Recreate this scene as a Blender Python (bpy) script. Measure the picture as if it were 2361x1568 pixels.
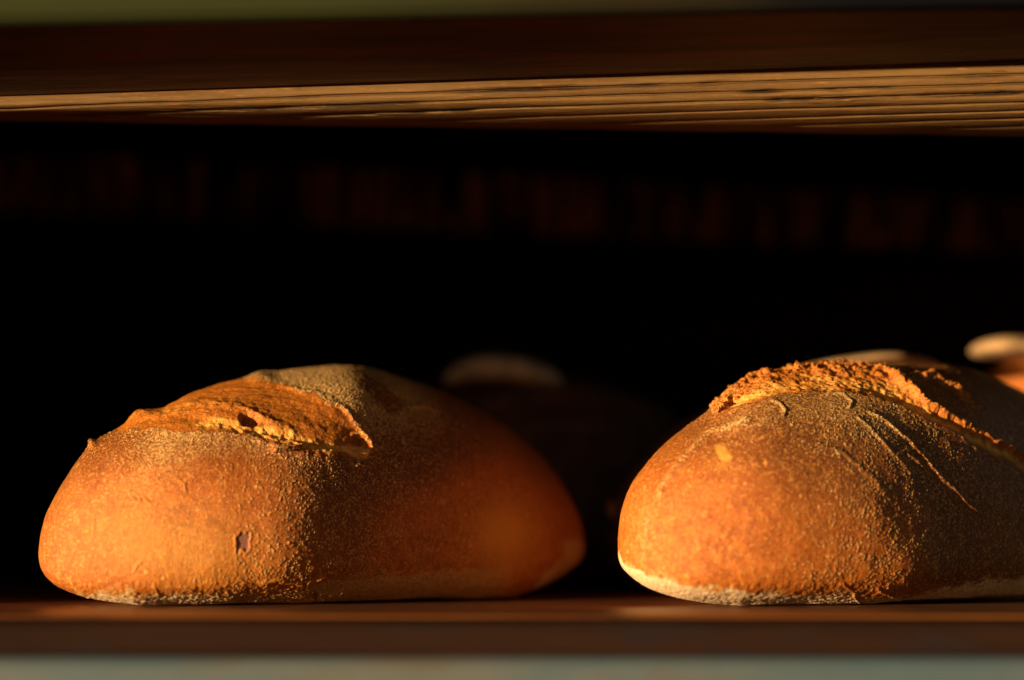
import bpy, math, random
import numpy as np
R = math.radians
for o in list(bpy.data.objects): bpy.data.objects.remove(o)
sc = bpy.context.scene
col = sc.collection

# ------------------------------------------------------------------ camera
FPX = 6213.0          # focal length in units of a 2361 wide picture (what the measurements below use)
CAMY, CAMZ = -1.5, 0.048
PITCH = R(3.83)         # the camera stands just above the shelf and looks slightly up
cd = bpy.data.cameras.new('camera'); cam = bpy.data.objects.new('camera', cd); col.objects.link(cam)
cam.location = (0, CAMY, CAMZ); cam.rotation_euler = (R(90) + PITCH, 0, 0)
cd.sensor_width = 36; cd.lens = FPX / 2361 * 36
cd.clip_start = 0.05; cd.clip_end = 100
cd.dof.use_dof = True; cd.dof.focus_distance = 1.52; cd.dof.aperture_fstop = 1.95
sc.camera = cam

# ------------------------------------------------------------------ sky, sun, exposure
SUN_AZ, SUN_EL = 54.0, 2.0        # degrees to the left of the line back to the camera, degrees above the shelf
sd = (-math.sin(R(SUN_AZ)) * math.cos(R(SUN_EL)), -math.cos(R(SUN_AZ)) * math.cos(R(SUN_EL)), math.sin(R(SUN_EL)))
w = bpy.data.worlds.new('World'); sc.world = w; w.use_nodes = True
nt = w.node_tree; bg = nt.nodes['Background']
sky = nt.nodes.new('ShaderNodeTexSky'); sky.sky_type = 'NISHITA'; sky.sun_disc = False
sky.sun_elevation = R(SUN_EL); sky.sun_rotation = math.atan2(sd[0], sd[1])
nt.links.new(sky.outputs[0], bg.inputs[0]); bg.inputs[1].default_value = 0.05
sl = bpy.data.lights.new('sun', 'SUN'); so = bpy.data.objects.new('sun', sl); col.objects.link(so)
sl.energy = 5.0; sl.angle = R(0.5); sl.color = (1.0, 0.71, 0.38)
from mathutils import Vector
so.rotation_euler = Vector(sd).to_track_quat('Z', 'Y').to_euler()
so.location = (-2, -1, 1)
sc.view_settings.view_transform = 'Standard'; sc.view_settings.look = 'None'
sc.view_settings.exposure = 1.15; sc.view_settings.gamma = 1
sc.view_settings.use_curve_mapping = False
sc.cycles.max_bounces = 8

# ------------------------------------------------------------------ numpy noise
def _hash(ix, iy, iz, seed):
    h = (ix.astype(np.int64) * 374761393 + iy.astype(np.int64) * 668265263 + iz.astype(np.int64) * 2147483647 + seed * 1274126177) & 0xffffffff
    h = ((h ^ (h >> 13)) * 1274126177) & 0xffffffff
    h = ((h ^ (h >> 16)) * 2246822519) & 0xffffffff
    return (h ^ (h >> 15)) & 0xffffffff
def rnd(ix, iy, iz, seed):
    return _hash(ix, iy, iz, seed).astype(np.float64) / 4294967295.0
def vnoise(p, seed=0):                       # smooth value noise -1..1
    f = np.floor(p); i = f.astype(np.int64); t = p - f
    t = t * t * t * (t * (t * 6 - 15) + 10)
    out = 0
    for dx in (0, 1):
        wx = t[:, 0] if dx else 1 - t[:, 0]
        for dy in (0, 1):
            wy = t[:, 1] if dy else 1 - t[:, 1]
            for dz in (0, 1):
                wz = t[:, 2] if dz else 1 - t[:, 2]
                out = out + wx * wy * wz * rnd(i[:, 0] + dx, i[:, 1] + dy, i[:, 2] + dz, seed)
    return out * 2 - 1
def fbm(p, scale, octv=4, seed=0, gain=0.5):
    a, s, n = 1.0, 0.0, 0.0
    q = p / scale
    for o in range(octv):
        n = n + a * vnoise(q + 17.3 * o, seed + o); s += a; a *= gain; q = q * 2.03
    return n / s * 1.6
def grains(p, cell, prob, seed, rmin=0.25, rmax=0.55):   # domes scattered one per cell, 0..1 height and id
    q = p / cell; i0 = np.floor(q).astype(np.int64)
    best = np.zeros(len(p)); idv = np.zeros(len(p))
    for dx in (-1, 0, 1):
        for dy in (-1, 0, 1):
            for dz in (-1, 0, 1):
                i = i0 + np.array([dx, dy, dz])
                c = np.stack([i[:, k] + 0.5 + 0.8 * (rnd(i[:, 0], i[:, 1], i[:, 2], seed + k) - 0.5) for k in range(3)], 1)
                r = rmin + (rmax - rmin) * rnd(i[:, 0], i[:, 1], i[:, 2], seed + 7)
                e = rnd(i[:, 0], i[:, 1], i[:, 2], seed + 9) < prob
                d = np.sqrt(((q - c) ** 2).sum(1))
                h = np.where(e, np.sqrt(np.clip(1 - (d / r) ** 2, 0, 1)) * r / rmax, 0)
                m = h > best
                best = np.where(m, h, best); idv = np.where(m, rnd(i[:, 0], i[:, 1], i[:, 2], seed + 11), idv)
    return best, idv
def sstep(a, b, x):
    t = np.clip((x - a) / (b - a), 0, 1); return t * t * (3 - 2 * t)
def seg_dist(U, V, pts):                     # distance to a polyline and position along it (0..1)
    best = np.full(len(U), 1e9); par = np.zeros(len(U)); side = np.zeros(len(U))
    L = [0]
    for (a, b) in zip(pts[:-1], pts[1:]): L.append(L[-1] + math.hypot(b[0] - a[0], b[1] - a[1]))
    for k, (a, b) in enumerate(zip(pts[:-1], pts[1:])):
        dx, dy = b[0] - a[0], b[1] - a[1]; l2 = dx * dx + dy * dy
        t = np.clip(((U - a[0]) * dx + (V - a[1]) * dy) / l2, 0, 1)
        ex, ey = U - a[0] - t * dx, V - a[1] - t * dy
        d = np.hypot(ex, ey); m = d < best
        best = np.where(m, d, best); par = np.where(m, (L[k] + t * math.sqrt(l2)) / L[-1], par)
        side = np.where(m, np.sign(dx * ey - dy * ex), side)
    return best, par, side
def poly_sd(U, V, pts):                      # signed distance to a closed outline, inside positive
    d, _, _ = seg_dist(U, V, pts + [pts[0]])
    ins = np.zeros(len(U), bool)
    for a, b in zip(pts, pts[1:] + [pts[0]]):
        if a[1] == b[1]: continue
        c = ((a[1] > V) != (b[1] > V)) & (U < (b[0] - a[0]) * (V - a[1]) / (b[1] - a[1]) + a[0])
        ins ^= c
    return np.where(ins, d, -d)
def band(U, V, pts, width):                  # 1 on a line fading out over width
    d, t, s = seg_dist(U, V, pts)
    return np.exp(-(d / width) ** 2) * sstep(0, .08, t + 1e-3) * sstep(0, .08, 1 - t + 1e-3)
def blob(U, V, u, v, ru, rv, rot=0):
    c, s = math.cos(R(rot)), math.sin(R(rot))
    a = ((U - u) * c + (V - v) * s) / ru; b = (-(U - u) * s + (V - v) * c) / rv
    return np.exp(-(a * a + b * b))

def H(v, y): return CAMZ + (y - CAMY) * np.tan(PITCH + np.arctan((784 - v) / FPX))
def Xp(u, y, z=.08): return (u - 1180.5) / FPX * ((y - CAMY) * math.cos(PITCH) + (z - CAMZ) * math.sin(PITCH))
# ------------------------------------------------------------------ object helpers
def tag(o, label=None, cat=None, group=None, kind=None):
    if label: o['label'] = label
    if cat: o['category'] = cat
    if group: o['group'] = group
    if kind: o['kind'] = kind
    return o
def empty(name, loc=(0, 0, 0)):
    o = bpy.data.objects.new(name, None); col.objects.link(o); o.location = loc; o.empty_display_size = .05
    return o
def grid_mesh(name, P, closed_v=False, attrs=None, mat=None, parent=None):
    nu, nv = P.shape[:2]
    co = P.reshape(-1, 3).astype(np.float32)
    idx = np.arange(nu * nv).reshape(nu, nv)
    if closed_v: idx = np.concatenate([idx, idx[:, :1]], 1)
    a = idx[:-1, :-1].ravel(); b = idx[1:, :-1].ravel(); c = idx[1:, 1:].ravel(); d = idx[:-1, 1:].ravel()
    f = np.stack([a, b, c, d], 1)
    me = bpy.data.meshes.new(name)
    me.vertices.add(len(co)); me.vertices.foreach_set('co', co.ravel())
    me.loops.add(f.size); me.loops.foreach_set('vertex_index', f.ravel().astype(np.int32))
    me.polygons.add(len(f)); me.polygons.foreach_set('loop_start', np.arange(0, f.size, 4, dtype=np.int32))
    me.polygons.foreach_set('use_smooth', np.ones(len(f), bool))
    me.update(calc_edges=True)
    if attrs:
        for k, v in attrs.items():
            at = me.attributes.new(k, 'FLOAT_COLOR', 'POINT')
            cc = np.ones((len(co), 4), np.float32); cc[:, :3] = v.reshape(-1, 3); at.data.foreach_set('color', cc.ravel())
    if mat: me.materials.append(mat)
    o = bpy.data.objects.new(name, me); col.objects.link(o)
    if parent: o.parent = parent
    return o
def raw_mesh(name, verts, faces, mat=None, parent=None, smooth=False, bevel=0):
    me = bpy.data.meshes.new(name); me.from_pydata([tuple(v) for v in verts], [], faces); me.update()
    if smooth: me.polygons.foreach_set('use_smooth', np.ones(len(me.polygons), bool))
    if mat: me.materials.append(mat)
    o = bpy.data.objects.new(name, me); col.objects.link(o)
    if parent: o.parent = parent
    if bevel:
        m = o.modifiers.new('bevel', 'BEVEL'); m.width = bevel; m.segments = 3
    return o
BOXF = [(0, 1, 3, 2), (4, 6, 7, 5), (0, 4, 5, 1), (2, 3, 7, 6), (0, 2, 6, 4), (1, 5, 7, 3)]
def box(name, x0, x1, y0, y1, z0, z1, mat, parent=None, bevel=.002):
    v = [(x, y, z) for x in (x0, x1) for y in (y0, y1) for z in (z0, z1)]
    return raw_mesh(name, v, BOXF, mat, parent, bevel=bevel)

# ------------------------------------------------------------------ materials
class NB:
    def __init__(s, name):
        s.m = bpy.data.materials.new(name); s.m.use_nodes = True; s.t = s.m.node_tree; s.n = s.t.nodes; s.l = s.t.links
        s.b = s.n['Principled BSDF']
    def new(s, t, **k):
        n = s.n.new(t)
        for a, v in k.items(): setattr(n, a, v)
        return n
    def put(s, sock, v):
        if hasattr(v, 'links'): s.l.new(v, sock)
        else:
            if isinstance(v, (tuple, list)) and len(v) == 3 and sock.type == 'RGBA': v = (*v, 1)
            sock.default_value = v
    def noise(s, vec, scale, detail=4, rough=.55, dist=0):
        n = s.new('ShaderNodeTexNoise'); s.put(n.inputs['Vector'], vec); n.inputs['Scale'].default_value = scale
        n.inputs['Detail'].default_value = detail; n.inputs['Roughness'].default_value = rough; n.inputs['Distortion'].default_value = dist
        return n.outputs['Fac']
    def math(s, op, a, b=0.0, c=None):
        n = s.new('ShaderNodeMath', operation=op); s.put(n.inputs[0], a); s.put(n.inputs[1], b)
        if c is not None: s.put(n.inputs[2], c)
        return n.outputs[0]
    def ramp(s, f, a, b, x=0.0, y=1.0):
        n = s.new('ShaderNodeMapRange', interpolation_type='SMOOTHSTEP'); s.put(n.inputs['Value'], f)
        s.put(n.inputs['From Min'], a); s.put(n.inputs['From Max'], b); s.put(n.inputs['To Min'], x); s.put(n.inputs['To Max'], y)
        return n.outputs[0]
    def mix(s, f, a, b):
        n = s.new('ShaderNodeMix', data_type='RGBA'); s.put(n.inputs['Factor'], f); s.put(n.inputs['A'] if 0 else n.inputs[6], a); s.put(n.inputs[7], b)
        return n.outputs[2]
    def scaled(s, sc3, src='Object'):
        tc = s.new('ShaderNodeTexCoord'); mp = s.new('ShaderNodeMapping'); s.l.new(tc.outputs[src], mp.inputs[0]); mp.inputs['Scale'].default_value = sc3
        return mp.outputs[0]
    def attr(s, name):
        a = s.new('ShaderNodeAttribute', attribute_name=name); p = s.new('ShaderNodeSeparateColor'); s.l.new(a.outputs['Color'], p.inputs[0])
        return p.outputs
    def bump(s, h, strength, dist):
        n = s.new('ShaderNodeBump'); s.put(n.inputs['Height'], h); n.inputs['Strength'].default_value = strength; n.inputs['Distance'].default_value = dist
        return n.outputs[0]

def crust_material():
    k = NB('bread_crust'); P = k.scaled((1, 1, 1))
    m1 = k.attr('masks_a'); m2 = k.attr('masks_b')
    flour, tear, bake_shade = m1[0], m1[1], m1[2]  # third mask mixes real bake with painted shade
    grain, pale, peel = m2[0], m2[1], m2[2]
    n_big = k.noise(P, 28, 3); n_mid = k.noise(P, 130, 4, .6); n_fine = k.noise(P, 750, 4, .7); n_vf = k.noise(P, 1500, 2, .7); n_s1 = k.noise(P, 420, 5, .75, .3); n_s2 = k.noise(P, 640, 3, .7)
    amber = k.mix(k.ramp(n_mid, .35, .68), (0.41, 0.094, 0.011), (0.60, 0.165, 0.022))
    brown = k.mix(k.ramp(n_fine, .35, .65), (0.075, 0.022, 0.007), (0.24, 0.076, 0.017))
    bk = k.math('ADD', bake_shade, k.math('MULTIPLY', k.math('SUBTRACT', n_mid, .5), .55))
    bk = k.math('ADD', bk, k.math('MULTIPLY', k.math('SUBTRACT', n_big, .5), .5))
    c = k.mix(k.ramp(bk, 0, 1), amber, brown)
    c = k.mix(k.math('MULTIPLY', k.ramp(n_vf, .56, .70), .45), c, (0.70, 0.31, 0.065))
    c = k.mix(k.math('MULTIPLY', k.ramp(n_s1, .48, .64), .62), c, (0.17, 0.055, 0.016))
    c = k.mix(k.math('MULTIPLY', k.ramp(n_s2, .54, .64), .72), c, (0.80, 0.345, 0.075))
    n_st = k.noise(k.scaled((420, 420, 90)), 1, 4, .7, .6)
    c = k.mix(k.math('MULTIPLY', k.ramp(n_st, .54, .70), .45), c, (0.74, 0.33, 0.085))
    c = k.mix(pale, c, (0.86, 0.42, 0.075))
    # torn crumb
    t2 = k.ramp(tear, .55, 1.0)
    crumb = k.mix(k.ramp(n_mid, .36, .58), (0.62, 0.22, 0.030), (0.94, 0.50, 0.11))
    torn = k.mix(k.ramp(n_fine, .35, .7), (0.30, 0.072, 0.008), (0.66, 0.245, 0.030))
    c = k.mix(k.ramp(tear, .08, .4), c, torn)
    c = k.mix(t2, c, crumb)
    # flour: dusty, breaks up where it is thin
    fl = k.ramp(k.math('ADD', flour, k.math('MULTIPLY', k.math('SUBTRACT', n_fine, .5), 2.6)), .38, .95)
    fl = k.math('MULTIPLY', fl, k.ramp(flour, 0.02, .3))
    flc = k.mix(k.ramp(n_vf, .3, .7), (0.40, 0.225, 0.070), (0.76, 0.50, 0.18))
    flc = k.mix(k.ramp(flour, .78, .98), flc, k.mix(k.ramp(n_fine, .3, .6), (0.60, 0.42, 0.22), (0.86, 0.68, 0.43)))
    c = k.mix(k.math('MULTIPLY', fl, .90), c, flc)
    c = k.mix(k.math('MULTIPLY', k.ramp(grain, .25, .6), .85), c, (0.74, 0.47, 0.17))
    c = k.mix(peel, c, (0.23, 0.10, 0.085))
    k.put(k.b.inputs['Base Color'], c)
    ro = k.ramp(fl, 0, 1, .40, .9); ro = k.math('ADD', ro, k.math('MULTIPLY', k.math('SUBTRACT', n_fine, .5), .3))
    k.put(k.b.inputs['Roughness'], ro)
    k.b.inputs['Specular IOR Level'].default_value = .35
    h = k.math('ADD', n_fine, k.math('MULTIPLY', n_vf, .6))
    h = k.math('ADD', h, k.math('MULTIPLY', n_s1, .45))
    k.put(k.b.inputs['Normal'], k.bump(h, .75, .0007))
    return k.m
M_CRUST = crust_material()

def wood(name, c0, c1, rough=.5, sx=3, sy=60, sz=60, spec=.4, stain=None, bump=.4):
    k = NB(name); P = k.scaled((sx, sy, sz)); Q = k.scaled((8, 30, 30))
    g = k.noise(P, 1.6, 6, .62, .4); n2 = k.noise(P, 6, 4, .6); n3 = k.noise(Q, 2, 4, .6)
    c = k.mix(k.ramp(g, .3, .7), c0, c1)
    if stain: c = k.mix(k.ramp(n3, .52, .66), c, stain)
    k.put(k.b.inputs['Base Color'], c)
    k.put(k.b.inputs['Roughness'], k.math('ADD', rough - .15, k.math('MULTIPLY', n2, .3)))
    k.b.inputs['Specular IOR Level'].default_value = spec
    k.put(k.b.inputs['Normal'], k.bump(k.math('ADD', g, n2), bump, .0012))
    return k.m
M_SHELF = wood('shelf_wood', (0.14, 0.042, 0.010), (0.28, 0.090, 0.018), rough=.42, stain=(0.10, 0.038, 0.014))
M_DARKW = wood('dark_stained_wood', (0.014, 0.005, 0.003), (0.11, 0.027, 0.011), rough=.6, stain=(0.03, 0.013, 0.010))
M_EDGE = wood('shade_dark_edge_wood', (0.012, 0.006, 0.004), (0.026, 0.011, 0.007), rough=.8, spec=.05, stain=(0.016, 0.010, 0.010))  # front strip coloured darker than the shelf to paint its shade
M_SHADEW = wood('shade_black_wood', (0.006, 0.004, 0.003), (0.012, 0.007, 0.005), rough=.85, spec=.05)  # near-black colour painting the deep shade inside the rack
M_TRIM = wood('grey_green_paint', (0.044, 0.078, 0.102), (0.078, 0.088, 0.092), rough=.6, sx=6, sy=20, sz=20, stain=(0.072, 0.068, 0.058))
def trim_top():
    k = NB('patchy_green_paint'); P = k.scaled((6, 12, 12)); n = k.noise(P, 1, 4, .6)
    tc = k.new('ShaderNodeTexCoord'); sp_ = k.new('ShaderNodeSeparateXYZ'); k.l.new(tc.outputs['Object'], sp_.inputs[0])
    x = k.math('ADD', sp_.outputs[0], k.math('MULTIPLY', k.math('SUBTRACT', n, .5), .12))
    c = k.mix(k.ramp(x, -.12, .06), (0.024, 0.029, 0.010), (0.018, 0.015, 0.008))
    c = k.mix(k.ramp(x, .06, .18), c, (0.004, 0.0045, 0.007))
    k.put(k.b.inputs['Base Color'], c); k.b.inputs['Roughness'].default_value = .8; k.b.inputs['Specular IOR Level'].default_value = .06
    return k.m
M_TRIM2 = trim_top()
def simple(name, c, rough=.6, metal=0, n=200):
    k = NB(name); P = k.scaled((1, 1, 1)); f = k.noise(P, n, 3)
    k.put(k.b.inputs['Base Color'], k.mix(k.ramp(k.noise(P, n / 8, 4), .4, .62), k.mix(f, tuple(x * .75 for x in c), tuple(x * 1.2 for x in c)), tuple(x * .6 for x in c)))
    k.b.inputs['Roughness'].default_value = rough; k.b.inputs['Metallic'].default_value = metal
    return k.m
M_SCREW = simple('dull_steel', (.45, .42, .38), .5, .8)
M_SHADECRUST = simple('crust_painted_shade', (.075, .026, .013), .7, 0, 300)  # crust copy darkened in colour to paint the shaded back loaf
M_FLAP_SHADE = simple('floury_crust_shade_tone', (.58, .46, .42), .9, 0, 500)  # flap copy with a grey shade tone painted in for that loaf
M_FLAP = simple('floury_crust', (.40, .245, .115), .9, 0, 500)
def rail_material():
    k = NB('worn_red_brown_paint'); P = k.scaled((135, 1, 9)); Q = k.scaled((90, 8, 40))
    a = k.noise(P, 1.1, 2, .5, .3); b = k.noise(Q, 1.0, 3, .6, .5)
    f = k.math('MULTIPLY', k.ramp(a, .47, .60), k.ramp(b, .28, .55))
    tc = k.new('ShaderNodeTexCoord'); sx_ = k.new('ShaderNodeSeparateXYZ'); k.l.new(tc.outputs['Object'], sx_.inputs[0])
    f = k.math('MULTIPLY', f, k.ramp(sx_.outputs[0], -.45, .35, 1.0, .42))
    k.put(k.b.inputs['Base Color'], k.mix(f, (0.008, 0.004, 0.003), (0.66, 0.27, 0.19)))
    k.b.inputs['Roughness'].default_value = .8; k.b.inputs['Specular IOR Level'].default_value = .1
    return k.m
M_RAIL = rail_material()
def lath_material():
    k = NB('weathered_lath'); P = k.scaled((5, 120, 120)); Q = k.scaled((40, 300, 300)); S = k.scaled((14, 260, 260))
    g = k.noise(P, 1.3, 6, .65, .3); n2 = k.noise(Q, 2.2, 4, .65); n3 = k.noise(S, 1, 4, .7, .5)
    m = k.attr('masks_a')
    c = k.mix(k.ramp(g, .3, .7), (0.105, 0.052, 0.016), (0.165, 0.092, 0.030))
    c = k.mix(k.ramp(n2, .56, .74), c, (0.26, 0.10, 0.025))
    c = k.mix(k.math('MULTIPLY', k.ramp(n2, .70, .80), .7), c, (0.6, 0.5, 0.33))
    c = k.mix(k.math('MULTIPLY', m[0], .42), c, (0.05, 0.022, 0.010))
    chips = k.math('MULTIPLY', m[1], k.ramp(n3, .42, .56))
    c = k.mix(chips, c, (0.012, 0.006, 0.004))
    k.put(k.b.inputs['Base Color'], c)
    k.b.inputs['Roughness'].default_value = .6; k.b.inputs['Specular IOR Level'].default_value = .3
    k.put(k.b.inputs['Normal'], k.bump(k.math('ADD', g, n2), .5, .0012))
    return k.m
M_LATH = lath_material()

# ------------------------------------------------------------------ the shelf the loaves stand on (top surface z = 0)
rack = empty('bread_rack', (0, .2, -.11))
tag(rack, 'dark wooden bread rack with two shelves, golden grooved lip above and grey-green edges', 'rack')
def kid(o, p):                               # child built in world coordinates, p unrotated
    w_ = Vector((0, 0, 0)); q = p
    while q is not None: w_ = w_ + q.location; q = q.parent
    o.parent = p; o.location = o.location - w_
    return o
sh = kid(box('lower_shelf', -1.0, 1.0, -.13, .62, -.022, 0, M_SHELF, bevel=.004), rack)
kid(box('edge_strip', -1.0, 1.0, -.190, -.132, -.0180, -.001, M_EDGE, bevel=.005), sh)
kid(box('painted_fascia', -1.0, 1.0, -.205, -.175, -.11, -.0175, M_TRIM, bevel=.007), sh)

# ------------------------------------------------------------------ the upper shelf
T = lambda u: 232 - 80 * (u / 2361.0) - 4 * math.sin(u / 2361 * math.pi)
yT = lambda u: .020 - .020 * u / 2361
def lath():
    nu, nv = 1300, 190
    us = np.linspace(-1500, 3600, nu); f = np.concatenate([[-.001], np.linspace(0, 1, 149), 1 + np.linspace(.03, 1, 40)])
    P = np.zeros((nu, nv, 3)); A = np.zeros((nu, nv, 3))
    Tv = 232 - 80 * (us / 2361) - 4 * np.sin(np.clip(us / 2361, 0, 1) * math.pi); Yt = .020 - .020 * us / 2361
    Bv = 266 + 34 * (us / 2361)
    Bv = np.maximum(Bv, Tv + 14)
    Yb = Yt + .026 + .026 * np.clip(us / 2361, 0, 1.5)
    for j, ff in enumerate(f):
        if ff <= 1:
            v = Tv + (Bv - Tv) * ff; y = Yt + (Yb - Yt) * max(ff, 0) ** 3.2
            z = H(v, y)
            wpx = v - Tv
            if ff < 0: z = z + .010; y = y + .004; wpx = 0 * us
        else:
            y = Yb + (ff - 1) * .05; z = H(Bv, Yb) + (ff - 1) * .004; wpx = Bv - Tv + 0 * y
        x = (us - 1180.5) / FPX * 1.51
        P[:, j, 0] = x; P[:, j, 1] = y; P[:, j, 2] = z
        A[:, j, 0] = wpx
    p = P.reshape(-1, 3); wpx = A[:, :, 0].ravel()
    n = fbm(p * np.array([1, 8, 8]), .05, 4, 3)
    lines = [19, 41, 62, 84, 104, 122, 140]
    g = np.zeros(len(p)); cr = np.zeros(len(p))
    for i, L in enumerate(lines):
        d = wpx - L - 1.2 * n
        g = np.maximum(g, np.exp(-(d / 2.2) ** 2))
        cr = np.maximum(cr, np.exp(-(d / 6) ** 2) * sstep(.30, .7, fbm(p * np.array([1, 1, 1]), .09, 3, 20 + i) + (.45 * sstep(-.02, -.12, p[:, 0]) if i < 2 else 0)))
    # each lath leans a little: saw-tooth relief between grooves
    idx = np.searchsorted(np.array(lines), wpx); lo = np.array([0] + lines)[idx]; hi = np.array(lines + [160])[idx]
    s = (wpx - lo) / np.maximum(hi - lo, 1)
    rel = .0007 * np.sin(np.pi * np.clip(s, 0, 1)) + .0004 * n - .0016 * g - .0015 * cr * sstep(-.1, .4, n)
    p[:, 1] -= rel; p[:, 2] -= rel * .3
    g = g * (.35 + .65 * sstep(-.5, .5, fbm(p * np.array([1, .5, .5]), .06, 3, 51)))
    front = np.tile(f <= 1, nu)
    M = np.stack([g * front, cr * front + .5 * (fbm(p * np.array([1, 6, 6]), .03, 3, 77) > .95), 0 * g], 1)
    o = grid_mesh('grooved_lip', p.reshape(nu, nv, 3), attrs={'masks_a': M}, mat=M_LATH)
    return kid(o, up)
# boards of the upper shelf
def slab(name, pts, thick, mat, bevel=.003, parent=None):  # quad outline of the underside, thickness upwards
    v = list(pts) + [(x, y, z + thick) for x, y, z in pts]
    fs = [(3, 2, 1, 0), (4, 5, 6, 7), (0, 1, 5, 4), (1, 2, 6, 5), (2, 3, 7, 6), (3, 0, 4, 7)]
    return kid(raw_mesh(name, v, fs, mat, bevel=bevel), parent or up)
zl0, zr0 = H(62, -.11), H(20, -.11)
sl_ = (zr0 - zl0) / (Xp(2361, -.11) - Xp(0, -.11))
def zf(x): return zl0 + sl_ * (x - Xp(0, -.11))
zl1, zr1 = H(T(0), yT(0)), H(T(2361), yT(2361))
s1 = (zr1 - zl1) / (Xp(2361, 0) - Xp(0, .02))
def zb_(x): return zl1 + s1 * (x - Xp(0, .02)) + .0008
def yb_(x): return .020 - .020 * (x / 1.51 * FPX + 1180.5) / 2361
XL, XR = -.62, .62
up = slab('upper_shelf', [(XL, -.11, zf(XL)), (XR, -.11, zf(XR)), (XR, yb_(XR) + .02, zb_(XR) + .001), (XL, yb_(XL) + .02, zb_(XL) + .001)], .022, M_DARKW, parent=rack)
lath()
slab('soffit', [(XL, .045, .335), (XR, .045, .345), (XR, .66, .335), (XL, .66, .335)], .02, M_SHADEW)
slab('painted_fascia', [(XL, -.132, zf(XL) - .0015), (XR, -.132, zf(XR) - .0005), (XR, -.112, zf(XR) - .0025), (XL, -.112, zf(XL) - .0025)], .09, M_TRIM2, .009)
# added out-of-view panel that blocks the sun, rear panel and the slanting rail at the back
sp = box('sun_block_panel', -.62, -.60, -.15, .66, .001, .36, M_SHADEW)
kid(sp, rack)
bp = box('back_panel', -.598, .75, .66, .68, -.02, .36, M_SHADEW)
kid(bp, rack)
yr = .62
v = []
for x_, a, b in ((-.55, H(325, yr), H(470, yr)), (.55, H(478, yr), H(600, yr))):
    for y in (yr, yr + .02): v += [(x_, y, b), (x_, y, a)]
rl = raw_mesh('back_rail', v, BOXF, M_RAIL, bevel=.002)
kid(rl, rack)

# ------------------------------------------------------------------ loaves
def smooth_interp(x, xs, ys, sig):
    g = np.linspace(xs[0] - 3 * sig, xs[-1] + 3 * sig, 3000)
    y = np.interp(g, xs, ys); st = g[1] - g[0]; n = int(4 * sig / st) + 1
    k = np.exp(-.5 * (np.arange(-n, n + 1) * st / sig) ** 2); k /= k.sum()
    y = np.convolve(np.pad(y, n, mode='edge'), k, 'valid')
    return np.interp(x, g, y)
def loaf_base(px0, px1, top, low, yc0, B, shear, nu, nf, nb, wide=.31, n_top=2.15, n_bot=3.8):
    """px0/px1 left and right ends, top/low outline measured on the photograph, yc0 depth of the middle."""
    um = (px0 + px1) / 2; xm = Xp(um, yc0)
    def xy(u):                                  # x and centre depth where the outline column u stands
        y = yc0
        for _ in range(5): x = Xp(u, y); y = yc0 + shear * (x - xm)
        return x, y
    xL, yL = xy(px0); xR, yR = xy(px1); xm = (xL + xR) / 2; A = (xR - xL) / 2; ym = (yL + yR) / 2
    t = np.linspace(-math.pi / 2, math.pi / 2, nu); s = np.sin(t); X = xm + A * s
    def prof(pts):
        tt, zz = [], []
        for u, v in pts:
            x, y = xy(u); tt.append(math.asin(max(-1, min(1, (x - xm) / A)))); zz.append(H(v, y))
        return tt, zz
    tt, zz = prof(top); ZT = smooth_interp(t, tt, zz, .035)
    tl, zl = prof(low); ZB = np.maximum(smooth_interp(t, tl, zl, .05), 0.0)
    ends = np.abs(t) / (math.pi / 2)
    cl = sstep(.0, .16, 1 - ends) ** .5
    zmid = (ZT + ZB) / 2; 
    YC = ym + shear * (X - xm); Bx = B * np.cos(t) ** .92
    ZW = ZB + wide * (ZT - ZB)
    # profile sampled evenly in arc length, denser at the front
    ph = np.linspace(-math.pi / 2, 3 * math.pi / 2, 20001)
    def un(ph):
        up_ = np.sin(ph) >= 0; n = np.where(up_, n_top, n_bot)
        c = np.sign(np.cos(ph)) * np.abs(np.cos(ph)) ** (2 / n); z = np.sign(np.sin(ph)) * np.abs(np.sin(ph)) ** (2 / n)
        return c, z, up_
    c, z, up_ = un(ph); py = -B * c; pz = np.where(up_, .09 * z, .043 * z)
    ds = np.hypot(np.diff(py), np.diff(pz)); dens = np.where(ph[1:] < math.pi * .62, 1.0, 0.0)
    cf = np.concatenate([[0], np.cumsum(ds * dens)]); cb = np.concatenate([[0], np.cumsum(ds * (1 - dens))])
    kf = int(np.searchsorted(ph, math.pi * .62))
    phf = np.interp(np.linspace(0, cf[kf], nf), cf[:kf + 1], ph[:kf + 1])
    phb = np.interp(np.linspace(0, cb[-1], nb + 2)[1:-1], cb[kf:], ph[kf:])
    PH = np.concatenate([phf, phb]); c, z, up_ = un(PH)
    P = np.zeros((nu, len(PH), 3))
    P[:, :, 0] = X[:, None]
    P[:, :, 1] = YC[:, None] - Bx[:, None] * c[None]
    P[:, :, 2] = ZW[:, None] + np.where(up_[None], (ZT - ZW)[:, None] * z[None], (ZW - ZB)[:, None] * z[None])
    return P, PH, (xm, ym, A)
def normals(P):
    du = np.gradient(P, axis=0); dv = np.gradient(P, axis=1)
    n = np.cross(du, dv); n /= np.maximum(np.linalg.norm(n, axis=2, keepdims=True), 1e-12)
    return n
def project(p):
    dy = p[:, 1] - CAMY; dz = p[:, 2] - CAMZ
    d = dy * math.cos(PITCH) + dz * math.sin(PITCH); h = dz * math.cos(PITCH) - dy * math.sin(PITCH)
    return 1180.5 + p[:, 0] / d * FPX, 784 - h / d * FPX
def finish(name_root, label, group, P, masks, parts=()):
    pass

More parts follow.
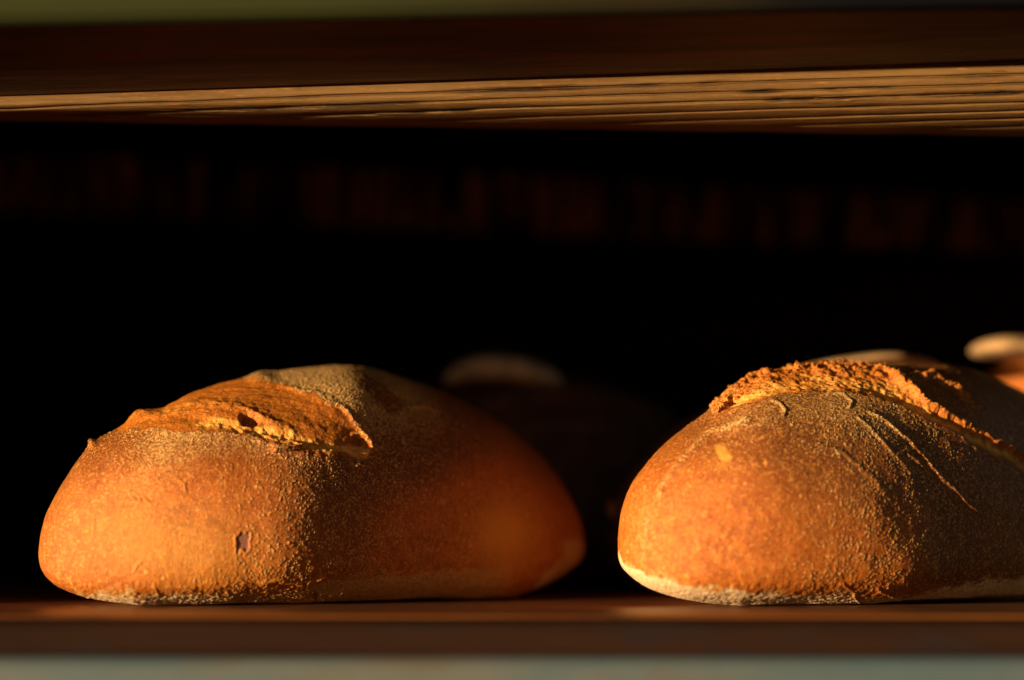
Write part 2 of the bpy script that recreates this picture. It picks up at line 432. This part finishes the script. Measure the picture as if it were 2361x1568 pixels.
GROUP_F = 'round loaves in the front row'
def make_front_loaf(which):
    if which == 'L':
        top = [(98, 1262), (103, 1205), (125, 1155), (160, 1100), (205, 1035), (222, 1016), (280, 985), (330, 958), (375, 945), (420, 915), (480, 890), (560, 868), (600, 860), (680, 852), (750, 848), (860, 850), (960, 880), (1050, 918), (1150, 975), (1250, 1060), (1310, 1140), (1340, 1205), (1350, 1262)]
        low = [(98, 1262), (104, 1296), (122, 1328), (160, 1354), (205, 1370), (260, 1381), (340, 1391), (450, 1402), (600, 1412), (1060, 1412), (1150, 1388), (1240, 1354), (1310, 1318), (1344, 1288), (1350, 1262)]
        P, PH, info = loaf_base(98, 1350, top, low, .115, .112, .54, 1300, 640, 90)
    else:
        top = [(1424, 1270), (1430, 1205), (1458, 1115), (1500, 1060), (1560, 1003), (1640, 948), (1700, 893), (1760, 862), (1850, 850), (1960, 842), (2080, 838), (2200, 842), (2270, 865), (2361, 905), (2470, 985), (2570, 1100), (2625, 1200), (2640, 1270)]
        low = [(1424, 1270), (1430, 1300), (1455, 1328), (1500, 1356), (1560, 1375), (1630, 1387), (1720, 1397), (1850, 1410), (2450, 1425), (2560, 1380), (2630, 1310), (2640, 1270)]
        P, PH, info = loaf_base(1424, 2640, top, low, .115, .112, .64, 1300, 640, 90)
    sh0 = P.shape[:2]
    vis = np.tile(1 - sstep(math.pi * .50, math.pi * .60, PH), (sh0[0], 1)).ravel()   # front and top carry the placed features
    p = P.reshape(-1, 3).copy(); U, V = project(p)
    N = normals(P).reshape(-1, 3)
    # make sure the normals point outwards
    ctr = np.array([info[0], info[1], .05])
    if ((p - ctr) * N).sum(1).mean() < 0: N = -N
    # large lobes
    low_n = fbm(p, .07, 3, 5 if which == 'L' else 9)
    disp = .0022 * low_n
    if which == 'L':
        disp += vis * (.006 * blob(U, V, 480, 1230, 260, 150) - .0060 * blob(U, V, 930, 1240, 130, 210, 12) + .0015 * blob(U, V, 1140, 1230, 120, 150)
                       - .003 * blob(U, V, 700, 1390, 120, 40))
        disp += vis * (.004 * blob(U, V, 700, 1180, 110, 140, 20))
        crown = vis * (.0042 * blob(U, V, 815, 915, 75, 60, 25))
    else:
        disp += vis * (.005 * blob(U, V, 1800, 1180, 260, 180) - .001 * blob(U, V, 2240, 1180, 120, 230, 20) + .003 * blob(U, V, 2000, 1150, 90, 200, -20))
    if which == 'R': crown = 0
    face = sstep(.15, .75, -N[:, 1]); disp = .0012 * low_n + (disp - .0022 * low_n) * face * .7 + crown
    p = p + N * disp[:, None]
    N = normals(p.reshape(*sh0, 3)).reshape(-1, 3)
    if ((p - ctr) * N).sum(1).mean() < 0: N = -N
    # displaced noise fields
    q = p
    wob = fbm(q, .012, 4, 31); wob2 = fbm(q, .012, 4, 47); rough = fbm(q, .0035, 4, 61); fib = fbm(q * np.array([.6, 1, 1.2]), .003, 4, 71); fibL = fbm(q * np.array([.22, 1, 1.0]), .006, 4, 72)
    Uw, Vw = U + 9 * wob, V + 7 * wob2
    disp = np.zeros(len(p)); flour = np.zeros(len(p)); tear = np.zeros(len(p)); bake_shade = np.zeros(len(p)); pale = np.zeros(len(p)); peel = np.zeros(len(p)); gd = np.zeros(len(p))
    if which == 'L':
        region = [(255, 1000), (285, 966), (330, 950), (380, 930), (440, 890), (520, 868), (610, 872), (650, 884), (710, 905), (775, 945), (825, 985), (855, 1028), (850, 1062), (790, 1062), (700, 1046), (600, 1016), (500, 996), (400, 996), (320, 990)]
        sd_ = poly_sd(Uw, Vw, region); ins = sstep(-3, 7, sd_) * vis
        lowline = [(285, 992), (370, 990), (500, 992), (600, 1010), (690, 1036), (780, 1056), (852, 1060)]
        d, t, s = seg_dist(Uw, Vw, lowline)
        strip = np.exp(-((d - 15) / (15 + 7 * np.clip(wob, -1, 1))) ** 2) * (s < 0) * sstep(.12, .45, t) * ins
        inner = [(285, 968), (380, 955), (450, 928), (540, 932), (600, 958), (650, 985), (720, 1010)]
        r2 = band(Uw, Vw, inner, 10) * vis
        d3, t3, _ = seg_dist(Uw, Vw, [(620, 884), (700, 900), (775, 943), (828, 985), (858, 1028)])
        lip = np.exp(-(d3 / 5) ** 2) * vis
        lowlip = np.exp(-((d) / 6) ** 2) * vis * (t > .02) * (t < .98)
        disp += ins * (-.0013 * sstep(.05, .45, -N[:, 1]) * sstep(25, 75, d) * (1 - .65 * sstep(560, 760, U)) + .0006 * fibL + .0002 * rough) + .0008 * lip * (1 + .35 * rough) + .0007 * lowlip * sstep(450, 300, U) + r2 * .0013 * sstep(720, 600, U) * (1 + .2 * rough) + strip * .0004 * rough
        disp -= ins * .0022 * blob(U, V, 560, 990, 180, 16, 12)
        tear = ins * (.42 + .06 * fibL) + strip * .75 + .25 * r2 * ins + .15 * lip * ins; disp += .0012 * vis * np.exp(-((d - 4) / 16) ** 2) * sstep(.15, .5, t) * (1 + .35 * rough)
        hole = sstep(.25, .75, blob(Uw, Vw, 573, 964, 24, 17, 10)); disp -= .0050 * hole * vis; bake_shade += .8 * hole; tear -= .4 * hole
        hole2 = sstep(.3, .8, blob(Uw, Vw, 824, 1015, 16, 11, -20)); ring = band(U, V, [(805, 1002), (830, 998), (852, 1010), (858, 1030), (846, 1046), (826, 1046)], 5) * vis
        disp += -.003 * hole2 * vis + .0013 * ring; tear = np.maximum(tear, ring * .9)
        # folded flap under the cut, scratches, fold on the shaded top
        fl1 = [(622, 1050), (645, 1046), (670, 1043), (688, 1038)]
        d4, t4, s4 = seg_dist(U, V, fl1); disp += vis * (.0022 * np.exp(-(d4 / 5) ** 2) * (s4 < 0) + .0022 * np.exp(-(d4 / 12) ** 2) * (s4 < 0)) * sstep(0, .3, t4 + .1)
        for pl, wd, hh in (([(940, 938), (975, 936), (1010, 945)], 3, .0016), ([(300, 1145), (318, 1160), (330, 1150), (352, 1168)], 3, .0007), ([(355, 1338), (361, 1355), (366, 1372)], 3, .0007),
                           ([(305, 1320), (318, 1300), (330, 1295)], 3, .0009), ([(390, 1345), (430, 1350), (455, 1362)], 3, .0007), ([(412, 1110), (424, 1120), (428, 1138)], 3, .0010),
                           ([(160, 1330), (178, 1355), (210, 1378)], 4, .0010), ([(325, 1152), (345, 1146)], 4, -.0010), ([(220, 1195), (216, 1240)], 3, .0006), ([(590, 1340), (640, 1330), (700, 1345), (760, 1330)], 5, .0012)):
            b = band(U + 3 * wob, V + 3 * wob2, pl, wd) * vis; disp += hh * b; pale += .15 * b * (hh > 0); disp -= .45 * hh * b
        # the step and the tooth on the outline
        disp += .0030 * blob(U, V, 213, 1022, 9, 9) * vis + .003 * blob(U, V, 325, 962, 42, 20) * vis + .0022 * blob(U, V, 605, 868, 30, 12) * vis
        # masks
        flour += vis * (.52 * sstep(1130, 1005, V + 14 * wob) * sstep(160, 420, U) * sstep(980, 800, U))         # haze under the cut
        flour += vis * .45 * blob(U, V, 330, 1110, 120, 75, -35)
        flour += vis * .55 * sstep(1015, 905, V + .0 * U - .45 * (U - 850) + 26 * wob) * (U > 560) * sstep(1080, 900, U)   # olive flour on the crown
        flour += .34 * vis * blob(U, V, 1010, 960, 130, 60, 30)
        flour *= 1 - sstep(-2, 5, sd_) * vis
        flour *= 1 - .85 * vis * sstep(.25, .6, blob(Uw + 14 * wob, Vw, 865, 905, 75, 26, 35))  # flour cleared where a shadow band is painted beside the crown
        rim = np.interp(U, [100, 250, 400, 560, 700, 900, 1200], [1352, 1342, 1342, 1350, 1335, 1312, 1290]) + 14 * wob + 8 * fib
        flour += vis * (.78 + .2 * sstep(600, 450, U)) * sstep(rim, rim + 30, V) * sstep(1300, 1100, U) + vis * .85 * sstep(-12, 12, (U - 1225) * .77 + (V - 1352) * .63 + 16 * wob) * sstep(1225, 1262, V + 10 * wob) * sstep(1180, 1240, U)
        bake_shade += .30 * vis * (blob(U, V, 1000, 1130, 150, 130) + blob(U, V, 1270, 1120, 60, 100)); flour += .06 * vis * blob(U, V, 1230, 1060, 120, 90, 40)  # crust darkened around the painted glow so that it stands out
        flour = np.where(V < 1130, np.minimum(flour, .74), flour); bake_shade += vis * .35 * sstep(1010, 900, V) * (1 - ins)
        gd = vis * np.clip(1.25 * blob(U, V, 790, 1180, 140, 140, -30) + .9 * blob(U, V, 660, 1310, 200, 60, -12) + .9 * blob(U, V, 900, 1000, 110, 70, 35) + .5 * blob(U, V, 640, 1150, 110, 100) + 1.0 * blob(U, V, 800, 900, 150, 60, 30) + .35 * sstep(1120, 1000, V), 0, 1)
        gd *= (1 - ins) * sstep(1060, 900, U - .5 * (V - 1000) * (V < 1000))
        bake_shade += vis * (.5 * sstep(330, 110, U) + .70 * sstep(1180, 980, V) + .75 * blob(U, V, 780, 1180, 170, 150, -30) + .8 * blob(U, V, 900, 960, 160, 80, 35) + .3 * blob(U, V, 1270, 1120, 80, 140, -20) - 1.0 * blob(U, V, 1150, 1230, 130, 130) - .3 * blob(U, V, 980, 1230, 120, 120) - .2 * blob(U, V, 350, 1270, 200, 100) - .25 * blob(U, V, 1150, 1220, 90, 110))  # real bake plus painted shade at left edge and crown, lightened under the glow
        pale += vis * (.36 * blob(U, V, 430, 1270, 190, 90, 10) + .90 * blob(U, V, 1165, 1235, 75, 85))  # painted highlight at lower left, painted bounce glow at the right end
        pk = [(546, 1234), (551, 1226), (560, 1229), (568, 1226), (571, 1238), (567, 1250), (569, 1260), (561, 1274), (556, 1262), (551, 1261), (546, 1276), (540, 1269), (544, 1252), (541, 1242)]
        ps = poly_sd(U + 3 * rough, V + 3 * fib, pk); peel = sstep(-2, 2, ps) * vis * .85; disp += -.0004 * peel + .0003 * np.exp(-((ps + 3) / 3) ** 2) * vis
        dk = blob(U, V, 728, 1374, 5, 6) * vis; peel = np.maximum(peel, .0 * dk); bake_shade += 2 * dk; flour -= 1.5 * sstep(.3, .6, dk); disp -= .001 * dk
    else:
        up_line = [(1650, 945), (1690, 905), (1740, 868), (1800, 850), (1870, 846), (1960, 848), (2040, 856), (2085, 880), (2120, 915), (2190, 955), (2270, 1000), (2361, 1052), (2450, 1110), (2500, 1150)]
        lo_line = [(2500, 1175), (2440, 1140), (2361, 1092), (2280, 1040), (2180, 985), (2080, 938), (1980, 908), (1880, 903), (1780, 914), (1700, 935), (1660, 950)]
        sd_ = poly_sd(Uw, Vw, up_line + lo_line); ins = sstep(-3, 6, sd_) * vis
        du, tu, su = seg_dist(Uw, Vw, up_line); dl, tl, s_l = seg_dist(Uw, Vw, lo_line)
        frac = du / np.maximum(du + dl, 1e-6)
        rag = fbm(q, .0022, 3, 91)
        disp += ins * (-.0016 * np.sin(np.pi * np.clip(frac, 0, 1)) ** .8 + .0005 * fib + (.0003 + .0008 * np.exp(-(frac / .35) ** 2)) * rough + .0004 * rag)
        disp += vis * (.0016 * np.exp(-(du / 6) ** 2) * (1 + .5 * rough + .7 * rag) + .0003 * np.exp(-((dl) / 6) ** 2) * (1 + .4 * rough))
        push = ins * (.0065 * (1 - frac) ** .8 - .0035 * np.sin(np.pi * np.clip(frac, 0, 1))) + (1 - ins) * vis * .0065 * np.exp(-du / 16) * (V < 1000)
        tear = ins * (.50 + .12 * rough + .40 * np.exp(-((frac - .6) / .32) ** 2)) 
        tear = np.maximum(tear, .5 * np.exp(-(du / 7) ** 2) * vis * (rough > -.4))
        d2, t2, s2 = seg_dist(Uw, Vw, [(2105, 872), (2150, 876), (2195, 900), (2235, 930), (2290, 960)])
        disp += vis * .0028 * np.exp(-(d2 / 6) ** 2) * (1 + .8 * rough) * sstep(1, .7, t2); tear = np.maximum(tear, .5 * np.exp(-(d2 / 4) ** 2) * vis * sstep(1, .6, t2))
        for pl, wd, hh in (([(1520, 1160), (1530, 1120), (1560, 1075), (1592, 1040), (1640, 1000), (1700, 975), (1740, 962)], 7, .0026),
                           ([(1720, 988), (1770, 975), (1805, 962), (1813, 945), (1800, 930), (1770, 922)], 5, .0015),
                           ([(1900, 905), (1945, 912), (1962, 930), (1955, 950)], 5, .0012),
                           ([(1990, 950), (2040, 972), (2090, 1010), (2125, 1045), (2160, 1088), (2215, 1145), (2275, 1203)], 4, .0019),
                           ([(1965, 955), (2010, 1000), (2060, 1052), (2105, 1100)], 5, .0011), ([(1870, 1015), (1940, 1050), (2010, 1110), (2040, 1150)], 6, .0009),
                           ([(2060, 1050), (2085, 1035), (2100, 1040)], 4, .0013), ([(2085, 1045), (2110, 1058), (2130, 1078)], 4, .0015),
                           ([(1505, 1175), (1492, 1230), (1485, 1300)], 9, .0010), ([(2020, 1350), (2060, 1375), (2080, 1392)], 4, .0013), ([(1940, 1340), (1965, 1365), (1985, 1390)], 4, .0010)):
            b = band(U + 4 * wob, V + 4 * wob2, pl, wd * (1.4 if wd == 7 else .8)) * vis; disp += .55 * hh * b * (1 + .25 * rough); flour += (.45 if wd == 7 else .3) * b
        flour += vis * (.50 * sstep(1080, 930, V + 16 * wob) * (1 - .5 * sstep(1800, 1500, U)) + .30 * blob(U, V, 2060, 1060, 160, 90, 40))
        flour += vis * .28 * blob(U, V, 1480, 1180, 60, 120)
        flour *= (1 - sstep(-2, 5, sd_) * vis) * (1 - .85 * sstep(2040, 2200, U))  # flour also thinned to the right, deepening that side's painted shade
        rim = np.interp(U, [1420, 1450, 1540, 1700, 1900, 2100, 2361, 2500], [1262, 1292, 1328, 1352, 1362, 1362, 1318, 1300]) + 9 * wob + 8 * fib
        flour = np.maximum(flour, vis * 1.05 * sstep(rim - 6, rim + 20, V))
        gd = vis * np.clip(1.2 * blob(U, V, 2060, 1130, 130, 150, -40) + .9 * blob(U, V, 1990, 1290, 160, 90) + .45 * blob(U, V, 1860, 980, 240, 60) + .6 * blob(U, V, 2100, 960, 120, 60, 35), 0, 1)
        gd *= 1 - ins
        bake_shade += vis * (.72 * sstep(1240, 950, V) + .45 * blob(U, V, 1960, 1150, 200, 160, 35) + .8 * sstep(2030, 2230, U) - .15 * blob(U, V, 1560, 1230, 150, 100))  # ramp to the right paints the shaded side darker
        pale += vis * (.6 * sstep(.25, .8, blob(U + 16 * wob, V + 14 * wob2, 1665, 1043, 26, 19)) * (1 + .5 * rough) + .25 * blob(U + 16 * wob, V + 14 * wob2, 1660, 1074, 24, 12))
    # unplaced sides: plain crust with flour towards the base
    off = 1 - vis
    bake_shade += off * .55; flour += off * (.25 + .2 * wob)
    # blisters and flour grains
    bl, bid = grains(q, .0038, .42, 200, .10, .34); bl2, _ = grains(q, .011, .16, 230, .08, .22)
    clear = (1 - np.clip(flour, 0, 1) * .7) * (1 - np.clip(tear * 2, 0, 1))
    disp += (.00016 * sstep(0, 1, bl) + .00030 * bl2) * clear
    pale += (.75 * sstep(.1, .6, bl) * (bid ** 2) + .4 * sstep(.2, .8, bl2)) * clear
    gn = fbm(q, .006, 3, 333)
    pg = np.clip(gd * (.95 + 1.3 * gn), 0, 1)
    g1, i1 = grains(q, .00120, .95, 300, .28, .54); g2, i2 = grains(q, .0021, .5, 330, .16, .42)
    m1 = sstep(0, .16, pg - i1 * .85); m2 = .55 * sstep(0, .16, pg * .6 - i2 * .85)
    gr = np.maximum(g1 * m1, g2 * m2)
    disp += .00045 * g1 * m1 + .00050 * g2 * m2
    disp += .00007 * rough * (1 - np.clip(tear, 0, 1)) + .00018 * wob
    # torn fibres drawn towards the base
    disp += .00025 * fbm(q * np.array([1.6, 1, .45]), .003, 3, 400) * sstep(1290, 1370, V) * vis
    p = p + N * disp[:, None]
    if which == 'R': p[:, 1] -= push * sstep(2250, 2070, U)
    p[:, 2] = np.maximum(p[:, 2], .0003)
    cl = lambda a: np.clip(a, 0, 1)
    A1 = np.stack([cl(flour), cl(tear), cl(bake_shade)], 1); A2 = np.stack([cl(gr), cl(pale), cl(peel)], 1)
    org = np.array([info[0], info[1], 0.0])
    root = empty('bread_loaf', tuple(org))
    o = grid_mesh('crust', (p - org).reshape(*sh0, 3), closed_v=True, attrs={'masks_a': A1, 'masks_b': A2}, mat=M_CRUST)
    o.parent = root
    return root, org, p.reshape(*sh0, 3), N.reshape(*sh0, 3), U.reshape(sh0), V.reshape(sh0), vis.reshape(sh0)

M_SHRED = simple('toasted_crumb', (.76, .31, .05), .6, 0, 600)
def shreds(root, org, p, N, U, V, vis, line, n, width, lmin, lmax, seed):
    rng = np.random.default_rng(seed)
    L = np.array(line, float); seg = np.hypot(*np.diff(L, axis=0).T); cs = np.concatenate([[0], np.cumsum(seg)])
    mask = vis > .4
    pv = p[mask]; nv = N[mask]; uu = U[mask]; vv = V[mask]
    box_ = (uu > L[:, 0].min() - 40) & (uu < L[:, 0].max() + 40) & (vv > L[:, 1].min() - 40) & (vv < L[:, 1].max() + 40)
    pv, nv, uu, vv = pv[box_], nv[box_], uu[box_], vv[box_]
    verts, faces = [], []
    for i in range(n):
        s = rng.uniform(0, cs[-1]); k = min(np.searchsorted(cs, s), len(seg)) - 1; k = max(k, 0)
        f = (s - cs[k]) / seg[k]; c = L[k] + (L[k + 1] - L[k]) * f + rng.normal(0, width, 2) * np.array([1, .8])
        j = np.argmin((uu - c[0]) ** 2 + (vv - c[1]) ** 2)
        b = pv[j]; nn = nv[j]
        d = nn * .8 + np.array([rng.normal(0, .7), rng.normal(0, .4), rng.normal(.25, .5)]); d /= np.linalg.norm(d)
        sd2 = np.cross(d, rng.normal(0, 1, 3)); sd2 /= np.linalg.norm(sd2); th = np.cross(d, sd2)
        l = rng.uniform(lmin, lmax) * rng.uniform(.4, 1); w_ = rng.uniform(.0002, .0006)
        b0 = b - nn * .0008; bend = rng.normal(0, .25, 3) * l
        i0 = len(verts)
        for q_, ww in ((0, 1), (.5, .8), (1, .15)):
            ctr = b0 + d * l * q_ + bend * q_ * q_
            for a_ in range(4):
                an = a_ * math.pi / 2
                verts.append(tuple(ctr + (sd2 * math.cos(an) * w_ + th * math.sin(an) * w_ * .45) * ww - org))
        for r in range(2):
            for a_ in range(4):
                faces.append((i0 + r * 4 + a_, i0 + r * 4 + (a_ + 1) % 4, i0 + r * 4 + 4 + (a_ + 1) % 4, i0 + r * 4 + 4 + a_))
        faces.append(tuple(i0 + 8 + a_ for a_ in range(4)))
    o = raw_mesh('torn_shreds', verts, faces, M_SHRED, smooth=True); o.parent = root
    return o

left = make_front_loaf('L')
tag(left[0], 'round crusty loaf with a wide open slash and small peeled spot, whole at front left', 'bread', GROUP_F)
shreds(*left, [(500, 1000), (600, 1014), (690, 1036), (780, 1055), (850, 1058)], 150, 5, .0006, .0020, 3)
right = make_front_loaf('R')
tag(right[0], 'round loaf with ragged torn crown and cream floury rim, at front right', 'bread', GROUP_F)
shreds(*right, [(1655, 945), (1690, 908), (1740, 870), (1800, 851), (1870, 847), (1960, 850), (2040, 858), (2085, 880), (2125, 915)], 900, 4, .0006, .0024, 5)
shreds(*right, [(2110, 874), (2150, 878), (2195, 900), (2230, 925)], 90, 3, .0008, .0024, 6)

# ------------------------------------------------------------------ loaves of the back row
def back_loaf(label, px0, px1, top, yc, B, shear, seed, flap=None, ridges=(), frill=None):
    um = (px0 + px1) / 2
    vb = float(project(np.array([[0, yc, 0.0]]))[1][0])
    vm = vb - 105
    low = [(px0, vm), (px0 + 25, vb - 45), (px0 + 90, vb - 5), (px0 + 160, vb + 15), (px1 - 160, vb + 15), (px1 - 90, vb - 5), (px1 - 25, vb - 45), (px1, vm)]
    top = [(px0, vm)] + top + [(px1, vm)]
    P, PH, info = loaf_base(px0, px1, top, low, yc, B, shear, 420, 200, 60)
    sh0 = P.shape[:2]; p = P.reshape(-1, 3).copy(); U, V = project(p); N = normals(P).reshape(-1, 3)
    ctr = np.array([info[0], info[1], .05])
    if ((p - ctr) * N).sum(1).mean() < 0: N = -N
    vis = np.tile(1 - sstep(math.pi * .50, math.pi * .60, PH), (sh0[0], 1)).ravel()
    lo = fbm(p, .06, 3, seed); me = fbm(p, .01, 4, seed + 3)
    disp = .003 * lo + .0006 * me
    flour = (.0 if seed == 41 else .15) + .3 * me + .6 * sstep(.03, .005, p[:, 2]); tear = 0 * disp; bake_shade = (1.3 if seed == 41 else .45) + .4 * lo + .5 * me
    for pl, wd, hh in ridges:
        b = band(U + 5 * me, V + 5 * me, pl, wd) * vis; disp += hh * b; tear = np.maximum(tear, .7 * b)
    g1, i1 = grains(p, .003, .6, seed)
    disp += .0004 * g1
    p = p + N * disp[:, None]; p[:, 2] = np.maximum(p[:, 2], .0003)
    org = np.array([info[0], info[1], 0.0]); root = empty('bread_loaf', tuple(org))
    c_ = lambda a: np.clip(a, 0, 1)
    o = grid_mesh('crust', (p - org).reshape(*sh0, 3), True, {'masks_a': np.stack([c_(flour), c_(tear), c_(bake_shade)], 1), 'masks_b': np.stack([g1 * .4, 0 * g1, 0 * g1], 1)}, M_SHADECRUST if seed == 41 else M_CRUST)
    o.parent = root
    tag(root, label, 'bread', 'loaves in the shaded back row')
    if flap:                                   # pale floury flap of crust lifted off the crown
        (u0, v0, ru, rv, y, tilt), curve = flap[:6], (flap[6] if len(flap) > 6 else 1.2)
        n, m = 90, 28; F = np.zeros((n, m, 3)); cx, cz = Xp(u0, y), H(v0, y); rx, rz = ru / FPX * (y - CAMY), rv / FPX * (y - CAMY)
        for i in range(n):
            a = 2 * math.pi * i / (n - 1) 
            for j in range(m):
                b = math.pi * (j / (m - 1)) - math.pi / 2
                r = max(math.cos(b), 0) ** .6
                wv = 1 + .07 * math.sin(3 * a + seed) + .05 * math.sin(5 * a + 2 * seed)
                x = rx * r * math.cos(a) * wv; yy = .045 * r * math.sin(a) * wv
                z = rz * math.sin(b) * (1 if b > 0 else .8) + tilt * x - curve * x * x + curve * rx * rx * .4 + .0012 * math.sin(60 * x + seed)
                F[i, j] = (cx + x - org[0], y + yy - org[1], cz + z)
        f = grid_mesh('crust_flap', F, mat=M_FLAP_SHADE if seed == 41 else M_FLAP); f.parent = root
        f['label'] = 'pale floury flap of crust'
    if frill:
        rng = random.Random(seed); vs, fs = [], []
        (u0, v0, v1, y) = frill
        for i in range(34):
            v_ = v0 + (v1 - v0) * i / 33 + rng.uniform(-3, 3); k_ = i / 33
            reach = (8 + 26 * abs(math.sin(k_ * 7.0)) * rng.uniform(.6, 1)) * (1 - .2 * k_)
            bx = Vector((Xp(u0 + 14 * math.sin(k_ * 3), y), y + rng.uniform(-.012, .012), H(v_, y)))
            tip = Vector((Xp(u0 - reach + 10 * math.sin(k_ * 3), y), y - .004 + rng.uniform(-.006, .006), H(v_ - 6 + rng.uniform(-8, 8), y)))
            i0 = len(vs); r = rng.uniform(.002, .004)
            for c0, rr in ((bx, r), ((bx + tip) / 2, r * .7), (tip, r * .12)):
                for a_ in range(6):
                    vs.append((c0.x - org[0], c0.y + rr * 1.6 * math.cos(a_ * math.pi / 3) - org[1], c0.z + rr * math.sin(a_ * math.pi / 3)))
            for r_ in range(2):
                for a_ in range(6): fs.append((i0 + r_ * 6 + a_, i0 + r_ * 6 + (a_ + 1) % 6, i0 + r_ * 6 + 6 + (a_ + 1) % 6, i0 + r_ * 6 + 6 + a_))
        f = raw_mesh('torn_frill', vs, fs, M_SHRED, smooth=True); f.parent = root
        f['label'] = 'jagged torn frill of crust'
    return root
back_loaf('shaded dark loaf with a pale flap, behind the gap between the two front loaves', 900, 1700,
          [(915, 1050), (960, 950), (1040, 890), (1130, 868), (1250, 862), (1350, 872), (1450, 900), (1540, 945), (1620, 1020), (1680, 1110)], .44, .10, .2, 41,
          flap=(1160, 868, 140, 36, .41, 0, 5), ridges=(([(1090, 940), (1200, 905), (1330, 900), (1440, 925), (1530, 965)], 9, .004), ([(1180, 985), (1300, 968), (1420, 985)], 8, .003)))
back_loaf('loaf almost hidden directly behind the ragged front right loaf, jagged frill at its left', 1412, 2260,
          [(1422, 1150), (1470, 1080), (1560, 990), (1680, 910), (1820, 862), (1960, 848), (2080, 852), (2170, 900), (2235, 1010)], .30, .10, .1, 57,
          flap=(2005, 838, 150, 13, .27, .02), frill=(1418, 1155, 1290, .29))
back_loaf('sunlit amber loaf with overhanging pale flap, cut off at the right frame edge', 2215, 3000,
          [(2225, 1010), (2240, 940), (2275, 865), (2330, 835), (2420, 812), (2550, 800), (2700, 810), (2850, 870), (2960, 980)], .36, .10, .1, 66,
          flap=(2358, 808, 116, 27, .31, .02))
